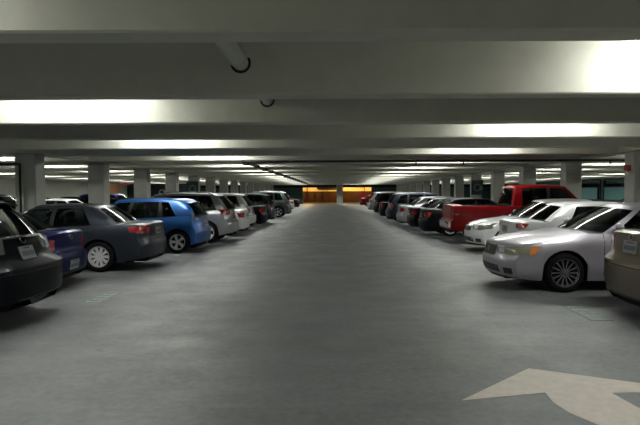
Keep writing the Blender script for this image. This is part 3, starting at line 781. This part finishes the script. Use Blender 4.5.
park(dict(type='sedan', name='sedan_car', label='black sedan with its tail just beyond the red pickup', H=1.46, paint=P('black', (.006,.007,.010), .2), glass='glass'), 1, 'rear', 3.3, 20.9)
park(dict(type='sedan', name='sedan_car', label='black sedan with a red tail lamp, between another black sedan and a silver one', H=1.44, paint=P('black', (.006,.007,.010), .2)), 1, 'rear', 3.2, 23.6)
park(dict(type='sedan', name='sedan_car', label='silver-grey sedan in the middle of the right row', L=4.8, H=1.48, paint=P('silver', (.40,.405,.43), .5)), 1, 'rear', 3.05, 26.4)
park(dict(type='suv', name='sport_utility_vehicle', label='dark grey sport utility vehicle just beyond the silver-grey sedan, right row', L=4.7, H=1.68, paint=P('slate', (.03,.045,.055), .4)), 1, 'rear', 2.85, 30)
park(dict(type='sedan', name='sedan_car', label='black sedan beyond the dark grey sport utility vehicle, right row', H=1.5, paint=P('black', (.006,.007,.010), .2)), 1, 'rear', 2.8, 34.2)
park(dict(type='suv', name='sport_utility_vehicle', label='dark sport utility vehicle before the silver one at the far right', L=4.7, H=1.72, paint=P('black', (.006,.007,.010), .2)), 1, 'rear', 2.85, 39.6)
park(dict(type='suv', name='sport_utility_vehicle', label='silver sport utility vehicle with a pale rear window, far along the right row', L=4.7, H=1.75, paint=P('silver', (.40,.405,.43), .5)), 1, 'rear', 2.8, 46)
park(dict(type='sedan', name='sedan_car', label='small red car by the orange-lit exit, last of the right row', far=1, paint=P('red', (.26,.003,.007), .35)), 1, 'rear', 3.0, 66)
# ---- rows beyond the columns
for (x, y, ty, pn, lab, nose) in (
    (-13.2, 20.9, 'suv', P('black', (0,0,0)), 'dark sport utility vehicle beyond the columns at the left edge', 1),
    (-13.0, 26.2, 'sedan', P('white', (0,0,0)), 'white sedan behind the nearest left columns', 1),
    (-13.0, 31.8, 'suv', P('navy', (0,0,0)), 'dark navy sport utility vehicle seen between the second and third left columns', 1),
    (-13.2, 40.0, 'sedan', P('black', (0,0,0)), 'black sedan seen between the third and fourth left columns', 1),
    (-24.0, 44.0, 'sedan', P('dark grey', (0,0,0)), 'dark sedan against the pale far left wall, the nearer one', 1),
    (-24.0, 49.6, 'sedan', P('black', (0,0,0)), 'dark sedan against the pale far left wall, the farther one', 1),
    (13.2, 23.6, 'sedan', P('slate', (0,0,0)), 'dark sedan beyond the columns behind the red pickup', -1),
    (13.2, 34.5, 'sedan', P('black', (0,0,0)), 'black sedan beyond the columns on the right', -1)):
    c = make_car(dict(type=ty, name='sedan_car' if ty == 'sedan' else 'sport_utility_vehicle', label=lab, paint=pn, far=1))
    c.location = (x, y, 0); c.rotation_euler.z = 0 if nose > 0 else PI

# ------------------------------------------------------------------ floor markings
b = MB()
arrow = [(1.007, 4.24), (1.745, 4.40), (1.73, 4.20), (1.765, 4.0), (1.87, 3.80), (2.05, 3.58), (2.35, 3.33), (2.75, 3.12), (3.2, 3.02), (3.2, 3.5), (2.92, 3.58), (2.65, 3.72), (2.45, 3.90), (2.34, 4.09), (2.29, 4.39), (3.05, 4.42), (1.83, 5.02)]
b.prism([(x*.987, y*.987) for x, y in arrow], .0, .004)
bmx = b.build('painted_arrow', M['arrow']); tag(bmx, 'large worn cream arrow painted on the concrete floor at lower right', 'floor arrow')
def floor_mark(x, y, lab, s):
    r = empty('stall_mark', (x, y, 0)); b = MB()
    b.prism([(-.5, -.14), (.5, -.14), (.5, .14), (-.5, .14)], 0, .003); b.build('painted_box', M['markbox'], r)
    for q, (h0, h1) in enumerate(((-.10, .11), (-.11, .09), (-.09, .11), (-.11, .10))):
        xx = -.34+.19*q; b = MB()
        b.box(xx-.012, xx+.012, h0, h1, .003, .005)
        b.box(xx-.012, xx+.07, h1-.02, h1, .003, .005); b.box(xx+.02*(q % 2), xx+.07, h0, h0+.018, .003, .005)
        b.build('worn_paint_stroke', M['mark'], r)
    tag(r, lab, 'floor marking'); r.rotation_euler.z = R(90)*s
    return r
floor_mark(3.43, 7.3, 'faded blue stall mark on the floor in front of the silver nose-out sedan', -1)
floor_mark(-3.72, 8.5, 'faded blue stall mark on the floor behind the small navy car', 1)
floor_mark(-3.25, 13.9, 'faded stall mark on the floor behind the grey sedan and blue hatchback', 1)
floor_mark(3.1, 16.9, 'faded stall mark on the floor near the tail of the red pickup', -1)

# ------------------------------------------------------------------ pipes
px, pz, pr = -1.22, 3.35, .10
rt = empty('drain_pipe', (px, 4.6, pz))
b = MB(); b.tube((0, 0, 0), (0, 8.0, 0), pr, n=24); b.build('pipe', M['pipe'], rt, smooth=True)
for k in (1, 2):
    y = beam_y(k)-4.6+(-.0); b = MB()
    b.lathe([(pr+.004, -.03), (pr+.035, -.03), (pr+.035, .0), (pr+.004, .0)], 0, 24, y0=y); b.build('sleeve_ring', M['black'], rt, smooth=True)
b = MB(); b.tube((0, beam_y(1)-4.9, 0), (0, beam_y(1)-4.83, 0), pr+.012, n=24); b.build('coupling', M['pipe'], rt, smooth=True)
tag(rt, 'white pipe running through the ceiling beams with black sleeve rings', 'pipe')
rt = empty('sprinkler_pipe', (-3.5, 20.45, 2.86))
b = MB(); b.tube((0, 0, 0), (30.6, 0, 0), .045, n=10); b.build('cross_pipe', M['blackpipe'], rt, smooth=True)
b = MB(); b.tube((0, 0, 0), (0, 62, 0), .055, n=10); b.build('long_pipe', M['blackpipe'], rt, smooth=True)
for i in range(24):
    b = MB(); yy = .9+2.75*i if i < 22 else 0
    if i < 22: b.box(-.12, .12, yy-.1, yy+.1, -.09, .075); b.build('pipe_coupling', M['blackpipe'], rt)
for x in (6.6, 8.4, 14, 18):
    b = MB(); b.tube((x, 0, 0), (x, 0, -.14), .03, n=8); b.tube((x, 0, -.12), (x, 0, -.14), .05, n=8); b.build('sprinkler_head', M['blackpipe'], rt)
tag(rt, 'black sprinkler pipe under the beams, running across and then down the aisle', 'pipe')
rt = empty('standpipe', (-9.95, 16.94, 0))
b = MB(); b.tube((0, 0, 0), (0, 0, 2.62), .035, n=10); b.tube((0, 0, 2.60), (-6, 0, 2.60), .045, n=10); b.build('pipe', M['blackpipe'], rt, smooth=True)
b = MB(); b.tube((.07, 0, .0), (.07, 0, 2.5), .018, n=8); b.build('conduit', M['pipe'], rt, smooth=True)
tag(rt, 'black pipe coming down the nearest left column from a horizontal run', 'pipe')

# ------------------------------------------------------------------ signs and wall things
def ring_sign(x, y, z, w_, h_, lab, rm, rad):
    r = empty('wall_sign', (x, y, z)); b = MB(); b.box(-w_/2, w_/2, -.03, 0, -h_/2, h_/2); b.build('panel', M['signdark'], r)
    b = MB(); b.lathe([(rad*.62, -.045), (rad, -.045), (rad, -.03), (rad*.62, -.03)], 0, 24, closed=True); b.build('ring_logo', rm, r)
    tag(r, lab, 'sign'); return r
ring_sign(-9.83, 37.0, 2.0, .82, 1.0, 'dark teal sign with a round emblem on a far left column', M['signlogo'], .27)
ring_sign(9.83, 37.0, 2.0, .82, 1.0, 'dark teal sign with a round emblem on a far right column', M['signlogo'], .27)
ring_sign(-22.6, 69.99, 1.85, 2.6, 1.7, 'dark board with a bright white ring on the stairwell wall at far left', M['signwhite'], .42)
rt = empty('alarm_box', (9.50, 17.3, 2.42)); 
b = MB(); b.box(-.13, 0, -.10, .10, -.09, .09); b.build('housing', M['bell'], rt, bevel=.015)
b = MB(); b.tube((-.07, -.10, 0), (-.07, -.12, 0), .05, n=12); b.build('sounder', M['bell'], rt)
tag(rt, 'small red fire alarm box on the side of the nearest right column', 'alarm')
rt = empty('exit_sign', (-26.2, 67.0, 2.95)); b = MB(); b.box(-.5, .5, -.06, .06, -.17, .17); b.build('housing', M['exit'], rt)
b = MB(); b.tube((0, 0, .17), (0, 0, ZS-2.95), .02, n=8); b.build('hanger', M['housing'], rt)
tag(rt, 'small lit red sign hanging near the far left wall', 'sign')
# coloured panels on the left wall
b = MB(); b.box(-XW+.03, -XW+.07, 61.5, 67.5, 0, ZS-.6); o = b.build('lobby_panel', M['peach']); tag(o, 'peach painted section of the far left wall', 'wall panel')
b = MB(); b.box(-XW+.03, -XW+.08, 67.5, 69.9, 0, ZS-.6); o = b.build('lobby_door', M['palegreen']); tag(o, 'pale green door panel beside the peach wall section', 'door')

# ------------------------------------------------------------------ outside the far end
sbox('ground', -30, 30, YE+.6, 130, -.35, -.02, M['asphalt'])
b = MB(); b.box(-.5, .5, -.35, .35, 0, ZS+.2)
o = b.build('concrete_pier', M['column']); o.location = (.75, YE+.3, 0); tag(o, 'pale pier standing in the middle of the orange-lit exit opening', 'column')
rt = empty('brick_building', (0, 96, 0))
b = MB()
b.box(-16, 16, 0, .4, 0, 2.0); b.build('brick_wall', M['brick'], rt)
b = MB(); b.box(-16, 16, .3, .6, 2.0, 5.5); b.build('upper_wall', M['render'], rt)
for i in range(14):
    b = MB(); x = -9+1.35*i; b.box(x-.09, x+.09, -.08, 0, 0, 2.0); b.build('pilaster', M['black'] if i % 3 else M['brick'], rt)
b = MB(); b.box(-3.2, .9, -.05, .35, 2.35, 3.6); b.build('dark_sign_band', M['black'], rt)
tag(rt, 'brick building across the way, lit orange beyond the exit', 'building')
for i, x in enumerate((-4.9, 1.1, 5.2)):
    rt = empty('sodium_lamp', (x, 94.4, 0)); b = MB(); b.tube((0, 0, 0), (0, 0, 3.3), .05, n=8); b.build('post', M['black'], rt)
    b = MB(); b.tube((0, 0, 3.3), (0, 0, 3.5), .14, n=12); b.build('globe', M['sodium'], rt)
    tag(rt, ('orange street lamp at the left of the exit opening', 'orange street lamp beside the middle pier', 'orange street lamp at the right of the exit opening')[i], 'street lamp')
    ld = bpy.data.lights.new('sodium_light', 'POINT'); ld.energy = SODIUM; ld.color = (1, .58, .18); ld.shadow_soft_size = .15
    lo = bpy.data.objects.new('sodium_light', ld); COL.objects.link(lo); lo.location = (0, -.45, 3.4); lo.parent = rt
rt = empty('red_sign_board', (4.3, 82.5, 0)); b = MB(); b.box(-.42, .42, -.05, .05, .9, 1.85); b.build('board', M['bell'], rt)
for x in (-.35, .35):
    b = MB(); b.box(x-.04, x+.04, -.04, .04, 0, .9); b.build('leg', M['black'], rt)
tag(rt, 'red board standing at the right side of the exit opening', 'sign')
